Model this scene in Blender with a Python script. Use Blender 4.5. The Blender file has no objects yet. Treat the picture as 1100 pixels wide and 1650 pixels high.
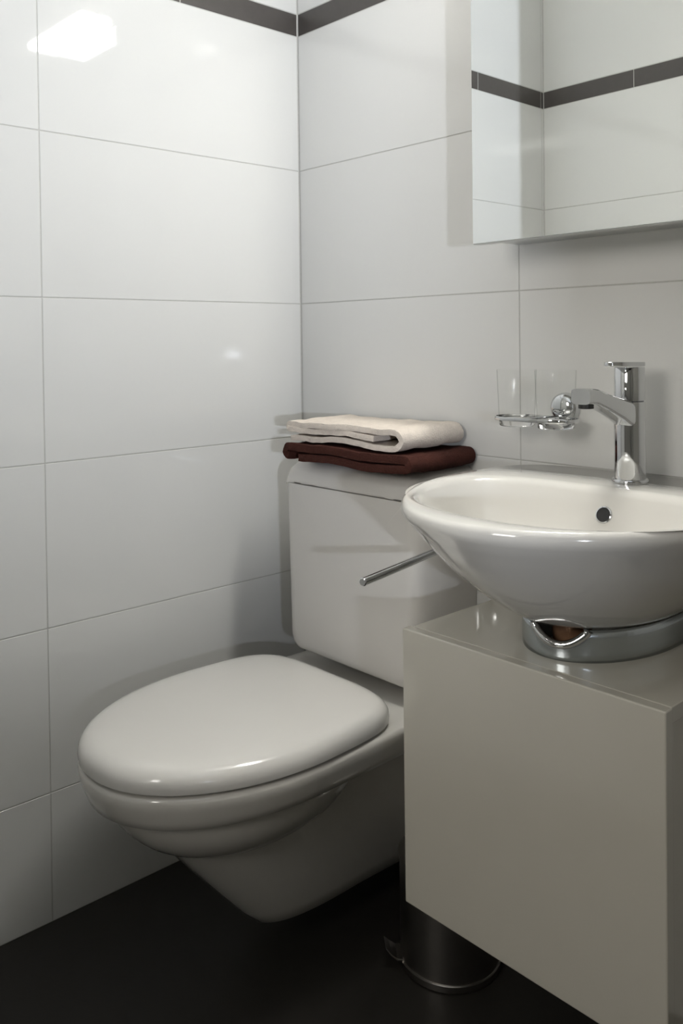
import bpy, bmesh, math, random
from mathutils import Vector, Matrix, noise
random.seed(4)
S = bpy.context.scene
COL = S.collection
PI = math.pi

# ------------------------------------------------------------------ camera
cam_d = bpy.data.cameras.new('camera')
cam = bpy.data.objects.new('camera', cam_d); COL.objects.link(cam); S.camera = cam
Rr = ((0.67099066, 0.74136267, -0.01236606),
      (-0.00358536, 0.01992178, 0.99979511),
      (-0.74145713, 0.67080885, -0.01602538))
m = Matrix.Identity(4)
for i in range(3):
    m[i][0] = Rr[0][i]; m[i][1] = Rr[1][i]; m[i][2] = -Rr[2][i]
m.translation = Vector((1.510936, -1.285433, 1.051155))
cam.matrix_world = m
F, CX, CY, W, H = 1404.8, 528.6, 572.0, 1100, 1650
cam_d.sensor_fit = 'AUTO'; cam_d.sensor_width = 36
cam_d.lens = F / H * 36
cam_d.shift_x = (W / 2 - CX) / H
cam_d.shift_y = (CY - H / 2) / H
cam_d.clip_start = 0.02

# ------------------------------------------------------------------ world, light, exposure
w = bpy.data.worlds.new('world'); S.world = w; w.use_nodes = True
w.node_tree.nodes['Background'].inputs[0].default_value = (0.9, 0.95, 1, 1)
w.node_tree.nodes['Background'].inputs[1].default_value = 0.03
S.view_settings.view_transform = 'Standard'
S.view_settings.look = 'None'
S.view_settings.gamma = 1
S.view_settings.use_curve_mapping = False
S.view_settings.exposure = 0.0
S.cycles.max_bounces = 12
S.cycles.transparent_max_bounces = 16
LAMP_STRENGTH = 98.0
FLASH_POWER = 18.0
HALL_FILL_POWER = 19.0
def area(name, loc, target, sx, sy, power, color, spread=180):
    d = bpy.data.lights.new(name, 'AREA'); d.shape = 'RECTANGLE'; d.size = sx; d.size_y = sy
    d.energy = power; d.color = color; d.spread = math.radians(spread)
    o = bpy.data.objects.new(name, d); COL.objects.link(o); o.location = loc
    o.rotation_euler = (Vector(target) - Vector(loc)).to_track_quat('-Z', 'Y').to_euler()
    return o
# small cool lamp in the hall, right of the viewer and level with the eye; the door jambs cut its light
area('hall_lamp', (2.45, -1.575, 0.982), (0.15, -0.15, 2.85), 0.07, 0.04, FLASH_POWER, (0.82, 0.88, 1.0), 100)
# soft fill added behind the viewer to brighten cabinet door, basin and tiles
area('hall_fill_light', (1.0, -2.48, 1.6), (1.0, 0, 1.4), 0.6, 0.8, HALL_FILL_POWER, (1.0, 0.96, 0.90))

# ------------------------------------------------------------------ materials
def mat(name, base, rough=0.5, metal=0.0, spec=0.5, coat=0.0, coat_rough=0.03, trans=0.0, ior=1.5,
        emit=None, estr=0.0, noise_amt=0.0, noise_scale=20, bump=0.0, bump_scale=200, rough_var=0.0):
    mt = bpy.data.materials.new(name); mt.use_nodes = True
    nt = mt.node_tree; b = nt.nodes['Principled BSDF']
    b.inputs['Base Color'].default_value = (*base, 1)
    b.inputs['Roughness'].default_value = rough
    b.inputs['Metallic'].default_value = metal
    b.inputs['Specular IOR Level'].default_value = spec
    b.inputs['Coat Weight'].default_value = coat
    b.inputs['Coat Roughness'].default_value = coat_rough
    b.inputs['Transmission Weight'].default_value = trans
    b.inputs['IOR'].default_value = ior
    if emit:
        b.inputs['Emission Color'].default_value = (*emit, 1)
        b.inputs['Emission Strength'].default_value = estr
    tc = nt.nodes.new('ShaderNodeTexCoord')
    if noise_amt or rough_var:
        n = nt.nodes.new('ShaderNodeTexNoise'); n.inputs['Scale'].default_value = noise_scale
        n.inputs['Detail'].default_value = 4
        nt.links.new(tc.outputs['Object'], n.inputs['Vector'])
        if noise_amt:
            r = nt.nodes.new('ShaderNodeMapRange')
            r.inputs['To Min'].default_value = 1 - noise_amt; r.inputs['To Max'].default_value = 1 + noise_amt
            nt.links.new(n.outputs['Fac'], r.inputs['Value'])
            mx = nt.nodes.new('ShaderNodeVectorMath'); mx.operation = 'SCALE'
            mx.inputs[0].default_value = base
            nt.links.new(r.outputs['Result'], mx.inputs['Scale'])
            nt.links.new(mx.outputs['Vector'], b.inputs['Base Color'])
        if rough_var:
            r2 = nt.nodes.new('ShaderNodeMapRange')
            r2.inputs['To Min'].default_value = max(0, rough - rough_var); r2.inputs['To Max'].default_value = rough + rough_var
            nt.links.new(n.outputs['Fac'], r2.inputs['Value'])
            nt.links.new(r2.outputs['Result'], b.inputs['Roughness'])
    if bump:
        n2 = nt.nodes.new('ShaderNodeTexNoise'); n2.inputs['Scale'].default_value = bump_scale
        n2.inputs['Detail'].default_value = 3
        nt.links.new(tc.outputs['Object'], n2.inputs['Vector'])
        bp = nt.nodes.new('ShaderNodeBump'); bp.inputs['Strength'].default_value = bump
        bp.inputs['Distance'].default_value = 0.002
        nt.links.new(n2.outputs['Fac'], bp.inputs['Height']); nt.links.new(bp.outputs['Normal'], b.inputs['Normal'])
    return mt

M = dict(
    tile=mat('glossy_white_tile', (0.64, 0.637, 0.618), 0.03, spec=0.5, noise_amt=0.01, noise_scale=3, bump=0.01, bump_scale=9),
    dark=mat('dark_brown_border_tile', (0.062, 0.055, 0.051), 0.35, noise_amt=0.12, noise_scale=60),
    grout=mat('grey_grout', (0.47, 0.465, 0.44), 0.9, spec=0.2, noise_amt=0.1, noise_scale=150),
    floor=mat('dark_floor', (0.018, 0.016, 0.0135), 0.5, spec=0.3, noise_amt=0.25, noise_scale=8, rough_var=0.08, bump=0.1, bump_scale=60),
    ceiling=mat('white_ceiling', (0.6, 0.6, 0.58), 0.9),
    hall=mat('hall_paint', (0.30, 0.29, 0.26), 0.8),
    ceramic=mat('white_ceramic', (0.60, 0.583, 0.545), 0.12, spec=0.5, coat=0.6, coat_rough=0.02, noise_amt=0.01),
    lidpl=mat('white_lid_plastic', (0.60, 0.585, 0.555), 0.14, spec=0.5, coat=0.3, coat_rough=0.05, noise_amt=0.01),
    tank=mat('white_tank_plastic', (0.62, 0.60, 0.57), 0.22, spec=0.4, noise_amt=0.01),
    chrome=mat('chrome', (0.66, 0.67, 0.68), 0.05, metal=1, noise_amt=0.02),
    satin=mat('satin_metal', (0.50, 0.54, 0.56), 0.24, metal=1, noise_amt=0.03, noise_scale=30),
    steel=mat('brushed_steel', (0.34, 0.32, 0.30), 0.3, metal=1, noise_amt=0.05, noise_scale=40),
    lacquer=mat('white_lacquer', (0.49, 0.465, 0.40), 0.10, spec=0.5, coat=0.4, coat_rough=0.05, noise_amt=0.01),
    mirror=mat('mirror_glass', (0.93, 0.95, 0.94), 0.003, metal=1, noise_amt=0.002),
    alu=mat('aluminium_edge', (0.62, 0.63, 0.62), 0.3, metal=1, noise_amt=0.02),
    glass=mat('clear_glass', (1, 1, 1), 0.0, trans=1, ior=1.45),
    beige=mat('beige_terry', (0.66, 0.59, 0.52), 0.95, spec=0.1, noise_amt=0.12, noise_scale=90, bump=0.9, bump_scale=420),
    brown=mat('brown_terry', (0.052, 0.017, 0.012), 0.9, spec=0.15, noise_amt=0.3, noise_scale=90, bump=0.9, bump_scale=420),
    black=mat('black_rubber_and_hole_shade', (0.01, 0.01, 0.01), 0.5),
    brass=mat('brown_pipe', (0.34, 0.19, 0.11), 0.3, metal=0.4),
    lamp=mat('lamp_diffuser', (1, 1, 1), 0.5, emit=(1.0, 0.985, 0.93), estr=LAMP_STRENGTH),
)

def thin_glass():
    mt = bpy.data.materials.new('thin_clear_glass'); mt.use_nodes = True
    nt = mt.node_tree; nt.nodes.clear(); L = nt.links.new
    out = nt.nodes.new('ShaderNodeOutputMaterial'); mx = nt.nodes.new('ShaderNodeMixShader')
    tr = nt.nodes.new('ShaderNodeBsdfTransparent'); gl = nt.nodes.new('ShaderNodeBsdfGlossy'); gl.inputs['Roughness'].default_value = 0.01
    lw = nt.nodes.new('ShaderNodeLayerWeight'); lw.inputs['Blend'].default_value = 0.35
    cr = nt.nodes.new('ShaderNodeValToRGB')      # more glass is crossed at a grazing angle, so the tint deepens there
    cr.color_ramp.elements[0].position = 0.55; cr.color_ramp.elements[0].color = (0.99, 0.993, 0.99, 1)
    cr.color_ramp.elements[1].position = 1.0; cr.color_ramp.elements[1].color = (0.62, 0.65, 0.63, 1)
    pw = nt.nodes.new('ShaderNodeMath'); pw.operation = 'POWER'; pw.inputs[1].default_value = 5
    fr = nt.nodes.new('ShaderNodeMath'); fr.operation = 'MULTIPLY_ADD'; fr.inputs[1].default_value = 0.35; fr.inputs[2].default_value = 0.025
    L(lw.outputs['Facing'], pw.inputs[0]); L(pw.outputs[0], fr.inputs[0])
    L(lw.outputs['Facing'], cr.inputs['Fac']); L(cr.outputs['Color'], tr.inputs['Color'])
    L(fr.outputs[0], mx.inputs['Fac']); L(tr.outputs[0], mx.inputs[1]); L(gl.outputs[0], mx.inputs[2]); L(mx.outputs[0], out.inputs['Surface'])
    return mt
M['thin'] = thin_glass()

# ------------------------------------------------------------------ helpers
def thing(name, loc, label, cat, group=None):
    o = bpy.data.objects.new(name, None); COL.objects.link(o); o.location = loc
    o.empty_display_size = 0.05
    o['label'] = label; o['category'] = cat
    if group: o['group'] = group
    return o
def obj(name, bm, mats, parent=None, smooth=None, bevel=0.0, seg=2, label=None):
    """link a bmesh (world coordinates) as one mesh object"""
    me = bpy.data.meshes.new(name)
    off = Vector((0, 0, 0))
    if parent is not None:
        off = parent.location.copy(); p = parent.parent
        while p is not None: off += p.location; p = p.parent
    bmesh.ops.recalc_face_normals(bm, faces=bm.faces)
    bm.transform(Matrix.Translation(-off))
    bm.to_mesh(me); bm.free()
    for mm in (mats if isinstance(mats, (list, tuple)) else [mats]): me.materials.append(mm)
    o = bpy.data.objects.new(name, me); COL.objects.link(o)
    if parent is not None: o.parent = parent
    if smooth:
        me.shade_smooth()
        if smooth < 180: me.set_sharp_from_angle(angle=math.radians(smooth))
    if bevel:
        b = o.modifiers.new('bevel', 'BEVEL'); b.width = bevel; b.segments = seg; b.limit_method = 'ANGLE'
        b.angle_limit = math.radians(40)
    if label: o['label'] = label
    return o
def structure(o):
    o['kind'] = 'structure'; return o
def box(bm, a, b, mi=0):
    vs = [bm.verts.new((x, y, z)) for x in (a[0], b[0]) for y in (a[1], b[1]) for z in (a[2], b[2])]
    idx = [(0, 1, 3, 2), (4, 6, 7, 5), (0, 4, 5, 1), (2, 3, 7, 6), (0, 2, 6, 4), (1, 5, 7, 3)]
    for f in idx:
        fc = bm.faces.new([vs[i] for i in f]); fc.material_index = mi
    return vs
def rings(bm, R_, close=True, cap0=True, cap1=True):
    """loft a list of rings (lists of points of one length)"""
    V = [[bm.verts.new(p) for p in r] for r in R_]
    n = len(R_[0])
    for a, b in zip(V, V[1:]):
        for i in range(n if close else n - 1):
            j = (i + 1) % n
            bm.faces.new((a[i], a[j], b[j], b[i]))
    if cap0:
        c = bm.verts.new(sum((Vector(p) for p in R_[0]), Vector()) / n)
        for i in range(n): bm.faces.new((V[0][(i + 1) % n], V[0][i], c))
    if cap1:
        c = bm.verts.new(sum((Vector(p) for p in R_[-1]), Vector()) / n)
        for i in range(n): bm.faces.new((V[-1][i], V[-1][(i + 1) % n], c))
    return V
def lathe(bm, prof, c=(0, 0, 0), axis='z', n=48, cap0=False, cap1=False):
    R_ = []
    for r, h in prof:
        ring = []
        for i in range(n):
            t = 2 * PI * i / n
            a, b = r * math.cos(t), r * math.sin(t)
            p = (a, b, h) if axis == 'z' else ((a, h, b) if axis == 'y' else (h, a, b))
            ring.append((c[0] + p[0], c[1] + p[1], c[2] + p[2]))
        R_.append(ring)
    return rings(bm, R_, True, cap0, cap1)
def tube(bm, p0, p1, r, n=20, r1=None, cap=True):
    p0, p1 = Vector(p0), Vector(p1); d = (p1 - p0).normalized()
    q = d.to_track_quat('Z', 'Y'); r1 = r if r1 is None else r1
    R_ = []
    for c, rr in ((p0, r), (p1, r1)):
        R_.append([tuple(c + q @ Vector((rr * math.cos(2 * PI * i / n), rr * math.sin(2 * PI * i / n), 0))) for i in range(n)])
    rings(bm, R_, True, cap, cap)
def sgnpow(v, e): return math.copysign(abs(v) ** e, v)
def outline(cx, cy, a, bf, bb, nf=2.0, nb=4.0, n=96, ab=None, z=0.0, ymax=None):
    """plan outline: superellipse with its own depth and squareness in front (-y) and behind (+y)"""
    ab = a if ab is None else ab
    P_ = []
    for i in range(n):
        t = 2 * PI * i / n
        c, s = math.cos(t), math.sin(t)
        e = 2.0 / (nf if s < 0 else nb)
        x = sgnpow(c, e); y = sgnpow(s, e)
        X = a * x; Y = (bf if s < 0 else bb) * y
        if s > 0: X = (a + (ab - a) * y) * x
        Y = cy + Y
        if ymax is not None: Y = min(Y, ymax)
        P_.append((cx + X, Y, z))
    return P_

# ------------------------------------------------------------------ the room
HT = 0.3; ZO = -0.064            # tile row height, first full row starts at ZO
Z6 = 1.7390; Z7 = 1.7892         # dark border
def row_edges(top):
    e = [0.0]
    k = 1
    while ZO + HT * k < Z6 - 0.05:
        e.append(ZO + HT * k); k += 1
    e += [Z6, Z7]
    z = Z7 + 0.3
    while z < top - 0.02: e.append(z); z += 0.3
    e.append(top); return e
CEIL = 2.35
def tiled_wall(name, p0, du, length, normal, first, border_first, g=0.0011, depth=0.008):
    """wall plane of grout with single glossy tiles standing 1.2 mm proud of it; a dark border course runs through it"""
    bm = bmesh.new()
    p0 = Vector(p0); du = Vector(du); nn = Vector(normal); up = Vector((0, 0, 1))
    def slab(u0, u1, z0, z1, d0, d1, mi, bev):
        c = []
        ins = [(0, d0), (0, d1 - bev), (bev, d1)] if bev else [(0, d0), (0, d1)]
        R_ = []
        for i_, d_ in ins:
            R_.append([tuple(p0 + du * u + up * z + nn * d_) for u, z in
                       ((u0 + i_, z0 + i_), (u1 - i_, z0 + i_), (u1 - i_, z1 - i_), (u0 + i_, z1 - i_))])
        V = [[bm.verts.new(q) for q in r] for r in R_]
        for a, b in zip(V, V[1:]):
            for i in range(4):
                f = bm.faces.new((a[i], a[(i + 1) % 4], b[(i + 1) % 4], b[i])); f.material_index = mi
        for r in (V[0], V[-1]):
            f = bm.faces.new(r); f.material_index = mi
    slab(-0.0595, length, 0, CEIL, -0.06, -0.0007, 1, 0)
    E_ = row_edges(CEIL)
    for z0, z1 in zip(E_, E_[1:]):
        border = abs(z0 - Z6) < 1e-6
        step = 0.3 if border else 0.6
        u = border_first if border else first
        us = [0.0, u]
        while u + step < length - 0.01:
            u += step; us.append(u)
        us.append(length)
        for a, b in zip(us, us[1:]):
            if b - a < 0.006: continue
            slab(a + (g if a > 0 else 0.0028), b - g, z0 + g, z1 - g, -0.0007, 0.0, 2 if border else 0, 0.0004)
    return structure(obj(name, bm, [M['tile'], M['grout'], M['dark']]))

tiled_wall('wall_left', (0, 0, 0), (0, -1, 0), 1.24, (1, 0, 0), 0.612, 0.31)
tiled_wall('wall_back', (0, 0, 0), (1, 0, 0), 2.3, (0, -1, 0), 0.595, 0.30)
tiled_wall('wall_front', (0, -1.222, 0), (1, 0, 0), 0.62, (0, 1, 0), 0.59, 0.292)
def panel(name, a, b, mt):
    bm = bmesh.new(); box(bm, a, b); return structure(obj(name, bm, mt))
panel('floor', (-0.1, -2.6, -0.08), (3.0, 0.1, 0.0), M['floor'])
panel('ceiling', (-0.1, -2.6, CEIL), (3.0, 0.1, CEIL + 0.08), M['ceiling'])
panel('wall_right', (2.3, -1.222, 0), (2.4, 0.06, CEIL), M['hall'])
panel('wall_doorway', (2.085, -1.282, 0), (2.4, -1.222, CEIL), M['hall'])
panel('wall_hall', (2.9, -2.6, 0), (3.0, -1.222, CEIL), M['hall'])
panel('wall_passage', (2.4, -1.282, 0), (2.9, -1.222, CEIL), M['hall'])
panel('wall_rear', (-0.1, -2.6, 0), (2.9, -2.5, CEIL), M['hall'])
panel('wall_outer', (-0.1, -2.5, 0), (0.0, -1.29, CEIL), M['hall'])

# ------------------------------------------------------------------ mirror cabinet and its lamp
t = thing('mirror_cabinet', (0.85, 0, 1.21), 'mirrored wall cabinet hung on the white tiles above the washbasin', 'cabinet')
bm = bmesh.new(); box(bm, (0.5955, -0.108, 1.216), (1.1055, -0.0005, 1.895))
obj('cabinet_body', bm, M['alu'], t, bevel=0.0015)
bm = bmesh.new(); box(bm, (0.594, -0.1275, 1.2085), (1.107, -0.1095, 1.9)); 
obj('door_frame', bm, M['alu'], t, bevel=0.001)
bm = bmesh.new(); box(bm, (0.5955, -0.1290, 1.2100), (1.1055, -0.1276, 1.8985))
obj('mirror', bm, M['mirror'], t, label='frameless mirror front of the cabinet')
t = thing('mirror_lamp', (0.87, -0.13, 1.905), 'long bright lamp above the mirror cabinet', 'lamp')
bm = bmesh.new(); box(bm, (0.62, -0.129, 1.9005), (0.95, -0.02, 1.955)); obj('housing', bm, M['alu'], t, bevel=0.004)
bm = bmesh.new(); box(bm, (0.62, -0.218, 1.905), (0.95, -0.1295, 1.928)); obj('diffuser', bm, M['lamp'], t, bevel=0.008)

# ------------------------------------------------------------------ toilet
TX = 0.315
t = thing('toilet', (TX, -0.35, 0.06), 'white wall hung toilet with its lid closed beside the tiled wall', 'toilet')
bm = bmesh.new()
def rim(z, i): return outline(TX, -0.40, 0.207 - i, 0.295 - i, 0.42, 2.1, 9, z=z, ab=0.2 - i, ymax=-0.0015)
def bowl(z, s, sy=None):
    sy = s if sy is None else sy
    return outline(TX, -0.425, 0.176 * s, 0.228 * sy, 0.24 * sy, 2.1, 2.1, z=z)
rings(bm, [rim(.345, .04), rim(.346, .022), rim(.350, .0155), rim(.362, .011), rim(.380, .005), rim(.393, .003), rim(.399, .005), rim(.401, .010), rim(.401, .03)])
rings(bm, [bowl(.358 - .125 * math.sin(a), math.cos(a) ** 0.8) for a in [math.radians(d) for d in (0, 8, 16, 24, 32, 40, 48, 56, 64, 72, 80, 86)]][::-1], cap1=True)
def ped(z, f, hw, hb):
    return outline(TX, -0.2, hw, -0.2 - f, 0.3, 3.2, 12, z=z, ab=hb, ymax=-0.0015)
rings(bm, [ped(.064, -.37, .045, .06), ped(.066, -.395, .062, .078), ped(.074, -.41, .072, .086), ped(.10, -.435, .082, .094), ped(.18, -.505, .104, .113),
           ped(.26, -.572, .126, .131), ped(.33, -.625, .148, .152), ped(.355, -.64, .160, .160)])
obj('ceramic_bowl', bm, M['ceramic'], t, smooth=60)
def lidring(z, i, k=1.0): return outline(TX, -0.40, (0.205 - i) * k, (0.292 - i) * k, (0.203 - i) * k, 2.1, 4.5, z=z, ab=(0.195 - i) * k)
bm = bmesh.new()
rings(bm, [lidring(.4012, .03), lidring(.4012, .010), lidring(.4050, .009), lidring(.4050, .03)])
obj('seat', bm, M['lidpl'], t, smooth=40)
bm = bmesh.new()
L_ = [lidring(.4056, .03), lidring(.4053, .004), lidring(.4070, .0005), lidring(.414, .0), lidring(.422, .001), lidring(.428, .004), lidring(.4335, .009),
      lidring(.4375, .016), lidring(.4400, .026), lidring(.4415, .04), lidring(.4425, .06), lidring(.4435, .09), lidring(.444, .13), lidring(.444, .17)]
rings(bm, L_)
obj('lid', bm, M['lidpl'], t, smooth=50, label='closed rounded white lid')
for s in (-1, 1):
    bm = bmesh.new(); tube(bm, (TX + s * .075 - .02, -0.186, .408), (TX + s * .075 + .02, -0.186, .408), .0065)
    obj('hinge', bm, M['chrome'], t, smooth=40)

# ------------------------------------------------------------------ cistern
def rrect(x0, x1, z0, z1, y, r, n=8, rt=None):
    """front-view rounded rectangle at depth y"""
    rt = r if rt is None else rt
    P_ = []
    for cx, cz, a0, rr in ((x1 - rt, z1 - rt, 0, rt), (x0 + rt, z1 - rt, PI / 2, rt), (x0 + r, z0 + r, PI, r), (x1 - r, z0 + r, 1.5 * PI, r)):
        for i in range(n + 1):
            a = a0 + PI / 2 * i / n
            P_.append((cx + rr * math.cos(a), y, cz + rr * math.sin(a)))
    return P_
t = thing('cistern', (TX, -0.0, 0.425), 'white plastic cistern on the wall behind the toilet with towels on top', 'cistern')
bm = bmesh.new()
x0, x1, z0, zs = TX - .185, TX + .185, .427, .7655
R_ = []
for y, i in ((-.0012, 0), (-.12, 0), (-.14, .001), (-.152, .004), (-.160, .010), (-.1645, .018), (-.166, .03)):
    # sides taper a little towards the bottom
    ring = rrect(x0 + i, x1 - i, z0 + i * .7, zs, y, .028, rt=.002)
    ring = [((p[0] - TX) * (1 - .05 * max(0, (zs - p[2]) / (zs - z0))) + TX, p[1], p[2]) for p in ring]
    R_.append(ring)
rings(bm, R_)
obj('tank', bm, M['tank'], t, smooth=50)
bm = bmesh.new(); R_ = []
for y, i in ((-.0012, 0), (-.10, 0), (-.125, .002), (-.145, .008), (-.157, .016), (-.1635, .028), (-.166, .042)):
    ring = rrect(x0 + i * .35, x1 - i * .35, zs + .0025, .8165 - i, y, .001, rt=.036 - i * .3 if i < .03 else .008)
    R_.append(ring)
rings(bm, R_)
obj('tank_lid', bm, M['tank'], t, smooth=50)

# ------------------------------------------------------------------ folded towels
def towel(name, path, y0, y1, thick, mt, label, rot=0.0, seed=0.0, amp=.003, skew=0.0, skewl=0.0):
    """a sheet folded along 'path' (x, z) and laid along y"""
    pts = []
    for (a, b) in zip(path, path[1:]):
        k = max(1, int(math.dist(a, b) / .006))
        for i in range(k): pts.append((a[0] + (b[0] - a[0]) * i / k, a[1] + (b[1] - a[1]) * i / k))
    pts.append(path[-1])
    ny = 34; bm = bmesh.new(); V = []
    xc = sum(p[0] for p in pts) / len(pts); yc = (y0 + y1) / 2
    xm, xM = min(p[0] for p in pts), max(p[0] for p in pts)
    for j in range(ny + 1):
        v = j / ny; y = y0 + (y1 - y0) * v; row = []
        for k, (x, z) in enumerate(pts):
            q = Vector((x * 14 + seed, y * 14, z * 22))
            dz = noise.noise(q) * amp * 1.5 + noise.noise(q * 3.1) * amp * .55
            dx = noise.noise(q + Vector((7, 3, 1))) * amp
            edge = (1 - (2 * abs(v - .5)) ** 6)
            u = (x - xm) / (xM - xm)
            X_ = x + dx + skew * (v - .5) * (1 if u > .5 else .3)
            Y_ = y + noise.noise(Vector((x * 9, z * 130 + seed, y))) * .003 - skewl * (1 - u) * (.5 - v) * 2
            zz = z + dz
            c, s = math.cos(rot), math.sin(rot)
            row.append(bm.verts.new((xc + (X_ - xc) * c - (Y_ - yc) * s, yc + (X_ - xc) * s + (Y_ - yc) * c, zz)))
        V.append(row)
    for a, b in zip(V, V[1:]):
        for i in range(len(pts) - 1): bm.faces.new((a[i], a[i + 1], b[i + 1], b[i]))
    o = obj(name, bm, mt, None, smooth=180)
    s_ = o.modifiers.new('solid', 'SOLIDIFY'); s_.thickness = thick; s_.offset = 0; s_.use_rim = True
    b_ = o.modifiers.new('bev', 'BEVEL'); b_.width = thick * .36; b_.segments = 3; b_.limit_method = 'ANGLE'; b_.angle_limit = math.radians(50)
    o['label'] = label; o['category'] = 'towel'
    return o
def arc(cx, cz, r, a0, a1, n=7):
    return [(cx + r * math.cos(math.radians(a0 + (a1 - a0) * i / n)), cz + r * math.sin(math.radians(a0 + (a1 - a0) * i / n))) for i in range(n + 1)]
# brown: two thick runs folded at the right
pb = [(.212, .8262)] + [(.474, .8262)] + arc(.486, .8350, .0086, -90, 90) + [(.186, .8435)] + arc(.184, .8350, .0085, 90, 268)
towel('bath_towel', pb, -.192, -.012, .0145, M['brown'], 'dark brown folded towel lying on the cistern under the beige towel', rot=.03, seed=3.1, amp=.0025)
pg = [(.178, .8620), (.445, .8620)] + arc(.458, .8760, .0140, -90, 90) + [(.176, .8900)] + arc(.175, .8850, .0052, 90, 270)[1:] + [(.185, .8795), (.405, .8770)]
towel('bath_towel', pg, -.182, -.014, .0105, M['beige'], 'beige fluffy folded towel on top of the dark brown towel', rot=.02, seed=9.7, amp=.0032)

# ------------------------------------------------------------------ washbasin
BX = 0.852
t = thing('washbasin', (BX, 0, 0.675), 'white oval ceramic washbasin on the wall above the grey cabinet', 'washbasin')
bm = bmesh.new(); N = 128
def outer(z, s, i=0.0, cy=-.2):
    P_ = outline(BX, -0.17, .249 - i, .325 - i, .17, 1.95, 5.0, n=N, ab=.238 - i, z=z)
    return [(BX + (p[0] - BX) * s, min(cy + (p[1] - cy) * s, -0.0015), z) for p in P_]
def inner(z, i, sx=1.0):
    return outline(BX, -0.255, (.216 - i) * sx, (.188 - i) * sx, (.102 - i) * sx, 2.1, 3.0, n=N, z=z)
R_ = [outer(.679, .20), outer(.679, .39), outer(.681, .43), outer(.687, .475), outer(.700, .548), outer(.716, .628), outer(.735, .712), outer(.755, .788), outer(.775, .855),
      outer(.790, .903), outer(.800, .935), outer(.807, .959), outer(.814, .977), outer(.820, .9945), outer(.826, .998), outer(.831, .994), outer(.8345, .984), outer(.836, .972)]
lip = [inner(.8358, -.012), inner(.8345, -.004), inner(.831, .0015), inner(.825, .005), inner(.812, .010), inner(.795, .017), inner(.775, .027), inner(.758, .040), inner(.742, .060),
       inner(.734, .080), inner(.730, .0, .22), inner(.729, 0, .1)]
rings(bm, R_ + lip)
obj('basin', bm, M['ceramic'], t, smooth=80)
# overflow opening high on the rear wall of the bowl
ov = Vector((BX + .004, -.1685, .799))
tilt = Matrix.Translation(ov) @ Matrix.Rotation(math.radians(-22), 4, 'X')
bm = bmesh.new(); lathe(bm, [(.0115, .004), (.0128, .0), (.0122, -.0020), (.0105, -.0024), (.0102, -.0005)], (0, 0, 0), 'y', 32); bm.transform(tilt)
obj('overflow_ring', bm, M['chrome'], t, smooth=60, label='chrome ring around the overflow hole')
bm = bmesh.new(); lathe(bm, [(.0107, -.0012), (.001, -.0010)], (0, 0, 0), 'y', 32, cap1=True); bm.transform(tilt)
obj('overflow_hole', bm, M['black'], t)  # flat black disc; its colour stands in for the shade inside the hole
bm = bmesh.new(); lathe(bm, [(.024, .7305), (.024, .733), (.019, .734), (.018, .732), (.002, .732)], (BX, -.255, 0), 'z', 40, cap1=True)
obj('drain', bm, M['chrome'], t, smooth=40)

# ------------------------------------------------------------------ faucet
FY = -.086; FX = BX - .001; FZ = .8362
t = thing('faucet', (FX, FY, FZ), 'chrome single lever faucet standing on the washbasin rim', 'faucet')
bm = bmesh.new(); lathe(bm, [(.002, .0002), (.0265, .0002), (.0268, .003), (.0255, .005), (.0225, .0055)], (FX, FY, FZ), n=48)
obj('base_ring', bm, M['chrome'], t, smooth=40)
bm = bmesh.new(); lathe(bm, [(.0225, .004), (.0222, .09), (.0222, .118), (.0220, .1195), (.0205, .1205)], (FX, FY, FZ), n=64, cap1=True)
obj('body', bm, M['chrome'], t, smooth=40)
bm = bmesh.new(); lathe(bm, [(.0200, .1205), (.0218, .1218), (.0220, .1235), (.0220, .1700), (.0214, .1712)], (FX, FY, FZ), n=64, cap0=True, cap1=True)
obj('cartridge_cap', bm, M['chrome'], t, smooth=40)
# spout: flat-sided arm rising forward over the bowl
bm = bmesh.new(); R_ = []
for (y, zc, hw, hh) in ((-.000, .098, .0175, .020), (-.02, .104, .0172, .019), (-.04, .111, .0165, .0155), (-.08, .1235, .0155, .0125), (-.108, .1325, .015, .0115), (-.120, .1335, .015, .0115), (-.133, .1335, .0148, .011)):
    ring = []
    for i in range(24):
        a = 2 * PI * i / 24
        ring.append((FX + hw * sgnpow(math.cos(a), .45), FY + y, FZ + zc + hh * sgnpow(math.sin(a), .45)))
    R_.append(ring)
rings(bm, R_)
obj('spout', bm, M['chrome'], t, smooth=40)
bm = bmesh.new(); lathe(bm, [(.0105, .0), (.0105, -.006), (.0085, -.0065), (.008, -.003)], (FX, FY - .119, FZ + .1225), n=32, cap1=True)
obj('aerator', bm, M['black'], t, smooth=40)
bm = bmesh.new()
P0 = []
for i in range(48):
    a = 2 * PI * i / 48
    x, y = .0225 * math.cos(a), .0225 * math.sin(a)
    if y < 0:
        y = -.0225 * abs(math.sin(a)) ** .5 - .032 * abs(math.sin(a)) ** .35
        x = x * (1 - .45 * abs(math.sin(a)))
    P0.append((FX + x, FY + y * (1.12 if y < 0 else 1)))
rings(bm, [[(x, y, FZ + .1722 + (FY - y) * .02) for x, y in P0], [(x, y, FZ + .1785 + (FY - y) * .02) for x, y in P0]])
obj('lever', bm, M['chrome'], t, smooth=35, bevel=.001)

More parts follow.
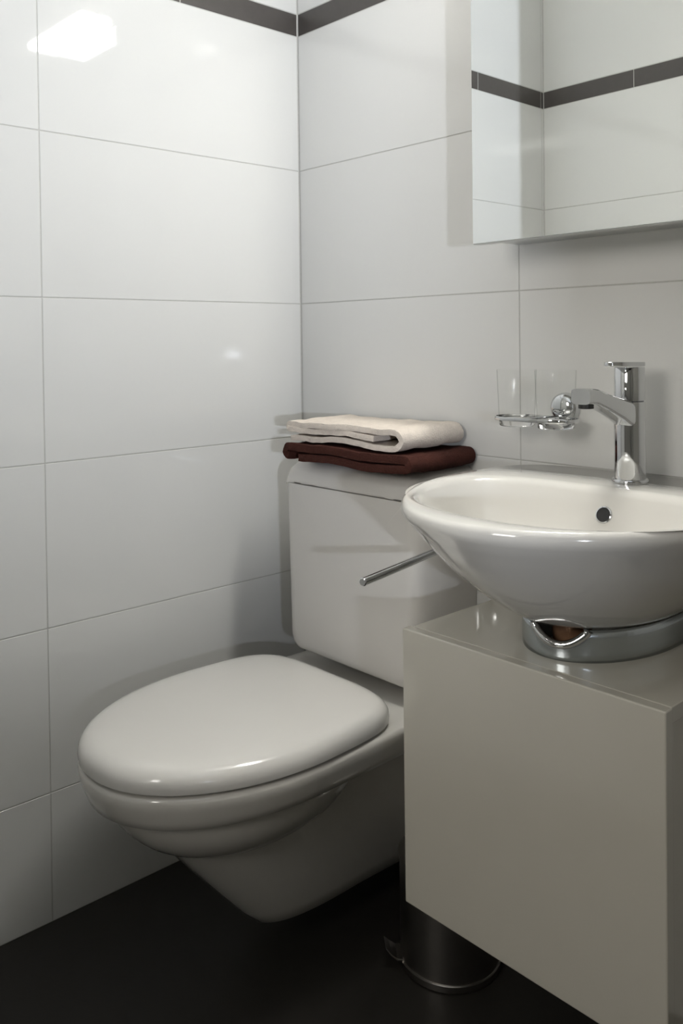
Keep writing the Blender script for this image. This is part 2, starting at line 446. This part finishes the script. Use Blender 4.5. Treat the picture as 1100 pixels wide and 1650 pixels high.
# ------------------------------------------------------------------ glass holder and two tumblers
GY = -.062; GZ = .912
GXs = (.632, .708)
t = thing('glass_holder', (.68, 0, GZ - .02), 'chrome wall mounted holder carrying two clear tumblers', 'holder')
def ringbar(c, r, tr, n=56, m_=10, parent=None, name='ring'):
    bm = bmesh.new(); R_ = []
    for i in range(n):
        a = 2 * PI * i / n; cc = Vector((c[0] + r * math.cos(a), c[1] + r * math.sin(a), c[2]))
        er = Vector((math.cos(a), math.sin(a), 0))
        R_.append([tuple(cc + er * (tr * .8 * math.cos(2 * PI * k / m_)) + Vector((0, 0, tr * 1.3 * math.sin(2 * PI * k / m_)))) for k in range(m_)])
    R_.append(R_[0]); rings(bm, R_, True, False, False)
    bmesh.ops.remove_doubles(bm, verts=bm.verts, dist=1e-6)
    return obj(name, bm, M['chrome'], parent, smooth=60)
# one flat oval band around both tumblers
bm = bmesh.new(); R_ = []
def stad(r):
    P_ = []
    for i in range(25):
        a = PI / 2 + PI * i / 24; P_.append((GXs[0] + r * math.cos(a), GY + r * math.sin(a)))
    for i in range(25):
        a = -PI / 2 + PI * i / 24; P_.append((GXs[1] + r * math.cos(a), GY + r * math.sin(a)))
    return P_
for r_, z_ in ((.0345, GZ + .003), (.0370, GZ + .003), (.0376, GZ + .006), (.0370, GZ + .009), (.0345, GZ + .009), (.0345, GZ + .003)):
    R_.append([(x, y, z_) for x, y in stad(r_)])
rings(bm, R_, True, False, False); bmesh.ops.remove_doubles(bm, verts=bm.verts, dist=1e-6)
obj('band', bm, M['chrome'], t, smooth=40)
bm = bmesh.new(); lathe(bm, [(.0255, -.0006), (.0258, -.006), (.024, -.014), (.018, -.0195), (.009, -.0215)], (.690, 0, GZ + .022), 'y', 40, cap1=True, cap0=True)
obj('wall_rose', bm, M['chrome'], t, smooth=60)
bm = bmesh.new(); tube(bm, (.690, -.012, GZ + .006), (.690, -.030, GZ + .006), .005)
tube(bm, (.670, -.0275, GZ + .006), (.670, -.096, GZ + .006), .003)
obj('bracket', bm, M['chrome'], t, smooth=60)
def tumbler(gx, label):
    bm = bmesh.new(); zb = GZ - .008
    lathe(bm, [(.0298, .0132), (.0305, .030), (.0330, .094), (.0330, .0950), (.0324, .0952)], (gx, GY, zb), n=56)
    o = obj('tumbler', bm, M['thin'], None, smooth=50)
    bm = bmesh.new()      # thick solid foot
    lathe(bm, [(.002, .0), (.0270, .0), (.0292, .002), (.0297, .0128), (.0285, .0128), (.026, .0105), (.002, .0100)], (gx, GY, zb), n=56, cap0=True, cap1=True)
    f = obj('foot', bm, M['glass'], o, smooth=50, label='thick clear glass foot')
    o['label'] = label; o['category'] = 'glass'; o['group'] = 'tumblers in the wall holder'
tumbler(GXs[0], 'clear glass tumbler in the wall holder, the one nearer the towels')
tumbler(GXs[1], 'clear glass tumbler in the wall holder, the one nearer the faucet')

# ------------------------------------------------------------------ vanity cabinet under the basin
CX0, CX1, CYF, CZ0, CZ1 = .651, 1.048, -.370, .237, .636
t = thing('vanity_cabinet', (BX, 0, CZ0), 'glossy greige wall hung cabinet under the white washbasin', 'cabinet')
bm = bmesh.new(); box(bm, (CX0, CYF, CZ0), (CX1, CYF + .017, CZ1)); obj('door', bm, M['lacquer'], t, bevel=.0018)
yb = CYF + .0200
bm = bmesh.new(); box(bm, (CX0 + .003, yb, CZ1 - .0205), (CX1 - .003, -.0005, CZ1 - .0012)); obj('top_panel', bm, M['lacquer'], t, bevel=.001)
bm = bmesh.new(); box(bm, (CX0 + .003, yb, CZ0 + .002), (CX0 + .021, -.0005, CZ1 - .0212)); obj('side_panel', bm, M['lacquer'], t, bevel=.001)
bm = bmesh.new(); box(bm, (CX1 - .026, yb, CZ0 + .002), (CX1 - .008, -.0005, CZ1 - .0212)); obj('side_panel', bm, M['lacquer'], t, bevel=.001)
bm = bmesh.new(); box(bm, (CX0 + .0215, yb, CZ0 + .002), (CX1 - .0265, -.0005, CZ0 + .02)); obj('bottom_panel', bm, M['lacquer'], t, bevel=.001)

# ------------------------------------------------------------------ metal collar hiding the drain
CCX = .860; ch = .098; CTOP = .6770
def ucurve(r_in):
    P_ = []
    a_ = ch - r_in; f_ = .155 - r_in
    P_.append((CCX - a_, -.03)); P_.append((CCX - a_, -.10))
    for i in range(41):
        a = PI + PI * i / 40
        P_.append((CCX + a_ * math.cos(a), -.165 + f_ * math.sin(a)))
    P_.append((CCX + a_, -.10)); P_.append((CCX + a_, -.03))
    return P_
t = thing('pipe_cover', (CCX, -.15, CZ1), 'curved silver metal cover with a round opening between cabinet and washbasin', 'pipe cover')
HA = math.radians(-80)      # where on the curve the opening sits
hx, hy = CCX + (ch) * math.cos(HA), -.165 + .155 * math.sin(HA)
hn = Vector((math.cos(HA) / ch, math.sin(HA) / .155, 0)).normalized()
HZ = .698; HR = .042
bm = bmesh.new()
o_, i_ = ucurve(0), ucurve(.0025)
# fine grid, faces inside the opening removed
def usample(P_, n):
    L = [0]
    for a, b in zip(P_, P_[1:]): L.append(L[-1] + math.dist(a, b))
    out = []
    for k in range(n + 1):
        s = L[-1] * k / n; j = 0
        while j < len(P_) - 2 and L[j + 1] < s: j += 1
        u = (s - L[j]) / (L[j + 1] - L[j]); a, b = P_[j], P_[j + 1]
        out.append((a[0] + (b[0] - a[0]) * u, a[1] + (b[1] - a[1]) * u))
    return out
US = usample(o_, 300)
tang = Vector((-hn.y, hn.x, 0))
def colz(p):
    """lower edge of the opening above point p, or None"""
    d = (Vector((p[0], p[1], 0)) - Vector((hx, hy, 0))).dot(tang)
    if abs(d) >= HR or p[1] > -.2: return None
    z = HZ - math.sqrt(HR * HR - d * d)
    return z if z < CTOP else None
V = []
zbot = CZ1 - .0012
for p in US:
    zt = colz(p) or CTOP
    V.append([bm.verts.new((p[0], p[1], zbot + (zt - zbot) * k / 4)) for k in range(5)])
for a, b in zip(V, V[1:]):
    for k in range(4): bm.faces.new((a[k], b[k], b[k + 1], a[k + 1]))
o = obj('cover_sheet', bm, M['satin'], t, smooth=50)
sm = o.modifiers.new('solid', 'SOLIDIFY'); sm.thickness = .002; sm.offset = -1
bm = bmesh.new(); R_ = []
for i in range(37):
    a = math.radians(208 + 124 * i / 36)
    d = HR * math.cos(a); z = HZ + HR * math.sin(a)
    if z > CTOP: z = CTOP
    # follow the curved sheet
    best = min((p for p in US if p[1] < -.2), key=lambda p: abs((Vector((p[0], p[1], 0)) - Vector((hx, hy, 0))).dot(tang) - d))
    c = Vector((best[0], best[1], z)) + hn * .001
    up = Vector((0, 0, 1)) * math.sin(a) + tang * math.cos(a)
    R_.append([tuple(c + up * (.0055 * math.cos(2 * PI * k / 10)) + hn * (.006 * math.sin(2 * PI * k / 10))) for k in range(10)])
rings(bm, R_, True, True, True)
obj('opening_rim', bm, M['chrome'], t, smooth=60, label='bright chrome rim of the round opening')
t = thing('siphon', (.86, -.235, CZ1), 'brown metal drain pipe seen through the round opening of the silver cover', 'pipe')
bm = bmesh.new(); tube(bm, (.862, -.262, CZ1 - .0012), (.862, -.262, .6785), .026, n=32)
obj('pipe', bm, M['brass'], t, smooth=40)
bm = bmesh.new(); lathe(bm, [(.0285, .0), (.0285, .010), (.026, .012)], (.862, -.262, CZ1), n=32, cap0=True, cap1=True); obj('collar', bm, M['chrome'], t, smooth=40)

# ------------------------------------------------------------------ swivel towel rail
t = thing('towel_rail', (.525, 0, .70), 'chrome swivel towel rail reaching out from the wall beneath the washbasin', 'towel rail')
bm = bmesh.new(); lathe(bm, [(.017, -.0005), (.017, -.008), (.012, -.010), (.009, -.032)], (.527, 0, .722), 'y', 32, cap0=True, cap1=True)
obj('wall_mount', bm, M['chrome'], t, smooth=40)
bm = bmesh.new(); tube(bm, (.527, -.036, .690), (.527, -.036, .752), .0075); obj('pivot', bm, M['chrome'], t, smooth=40)
def arm(p0, p1, r=.0062):
    bm = bmesh.new(); tube(bm, p0, p1, r, n=20)
    a = obj('arm', bm, M['chrome'], t, smooth=40, bevel=.0012)
arm((.532, -.044, .702), (.606, -.405, .700))
arm((.532, -.044, .747), (.588, -.238, .747), .0055)

# ------------------------------------------------------------------ pedal bin
bx, by = .553, -.158; br = .083
t = thing('pedal_bin', (bx, by, 0), 'steel pedal bin standing on the dark floor behind the cabinet', 'bin')
bm = bmesh.new(); lathe(bm, [(br, .012), (br, .175)], (bx, by, 0), n=64, cap0=True, cap1=True); obj('bin_body', bm, M['steel'], t, smooth=40)
bm = bmesh.new(); lathe(bm, [(br + .001, .0003), (br + .003, .002), (br + .003, .012), (br + .0005, .0135)], (bx, by, 0), n=64, cap0=True, cap1=True); obj('base_ring', bm, M['steel'], t, smooth=40)
bm = bmesh.new(); lathe(bm, [(br + .002, .1755), (br + .002, .183), (br * .9, .193), (br * .5, .199)], (bx, by, 0), n=64, cap0=True, cap1=True); obj('bin_lid', bm, M['steel'], t, smooth=40)
pd = Vector((-.62, -.78, 0)).normalized(); pt = Vector((-pd.y, pd.x, 0))
bm = bmesh.new(); R_ = []
for s, hw, z in ((br - .004, .020, .0135), (br + .008, .020, .0145), (br + .018, .019, .022), (br + .027, .015, .032)):
    c = Vector((bx, by, 0)) + pd * s
    R_.append([tuple(c + pt * (hw * a) + Vector((0, 0, z + b * .0018))) for a, b in ((-1, -1), (1, -1), (1, 1), (-1, 1))])
rings(bm, R_); obj('pedal', bm, M['steel'], t, bevel=.0008)
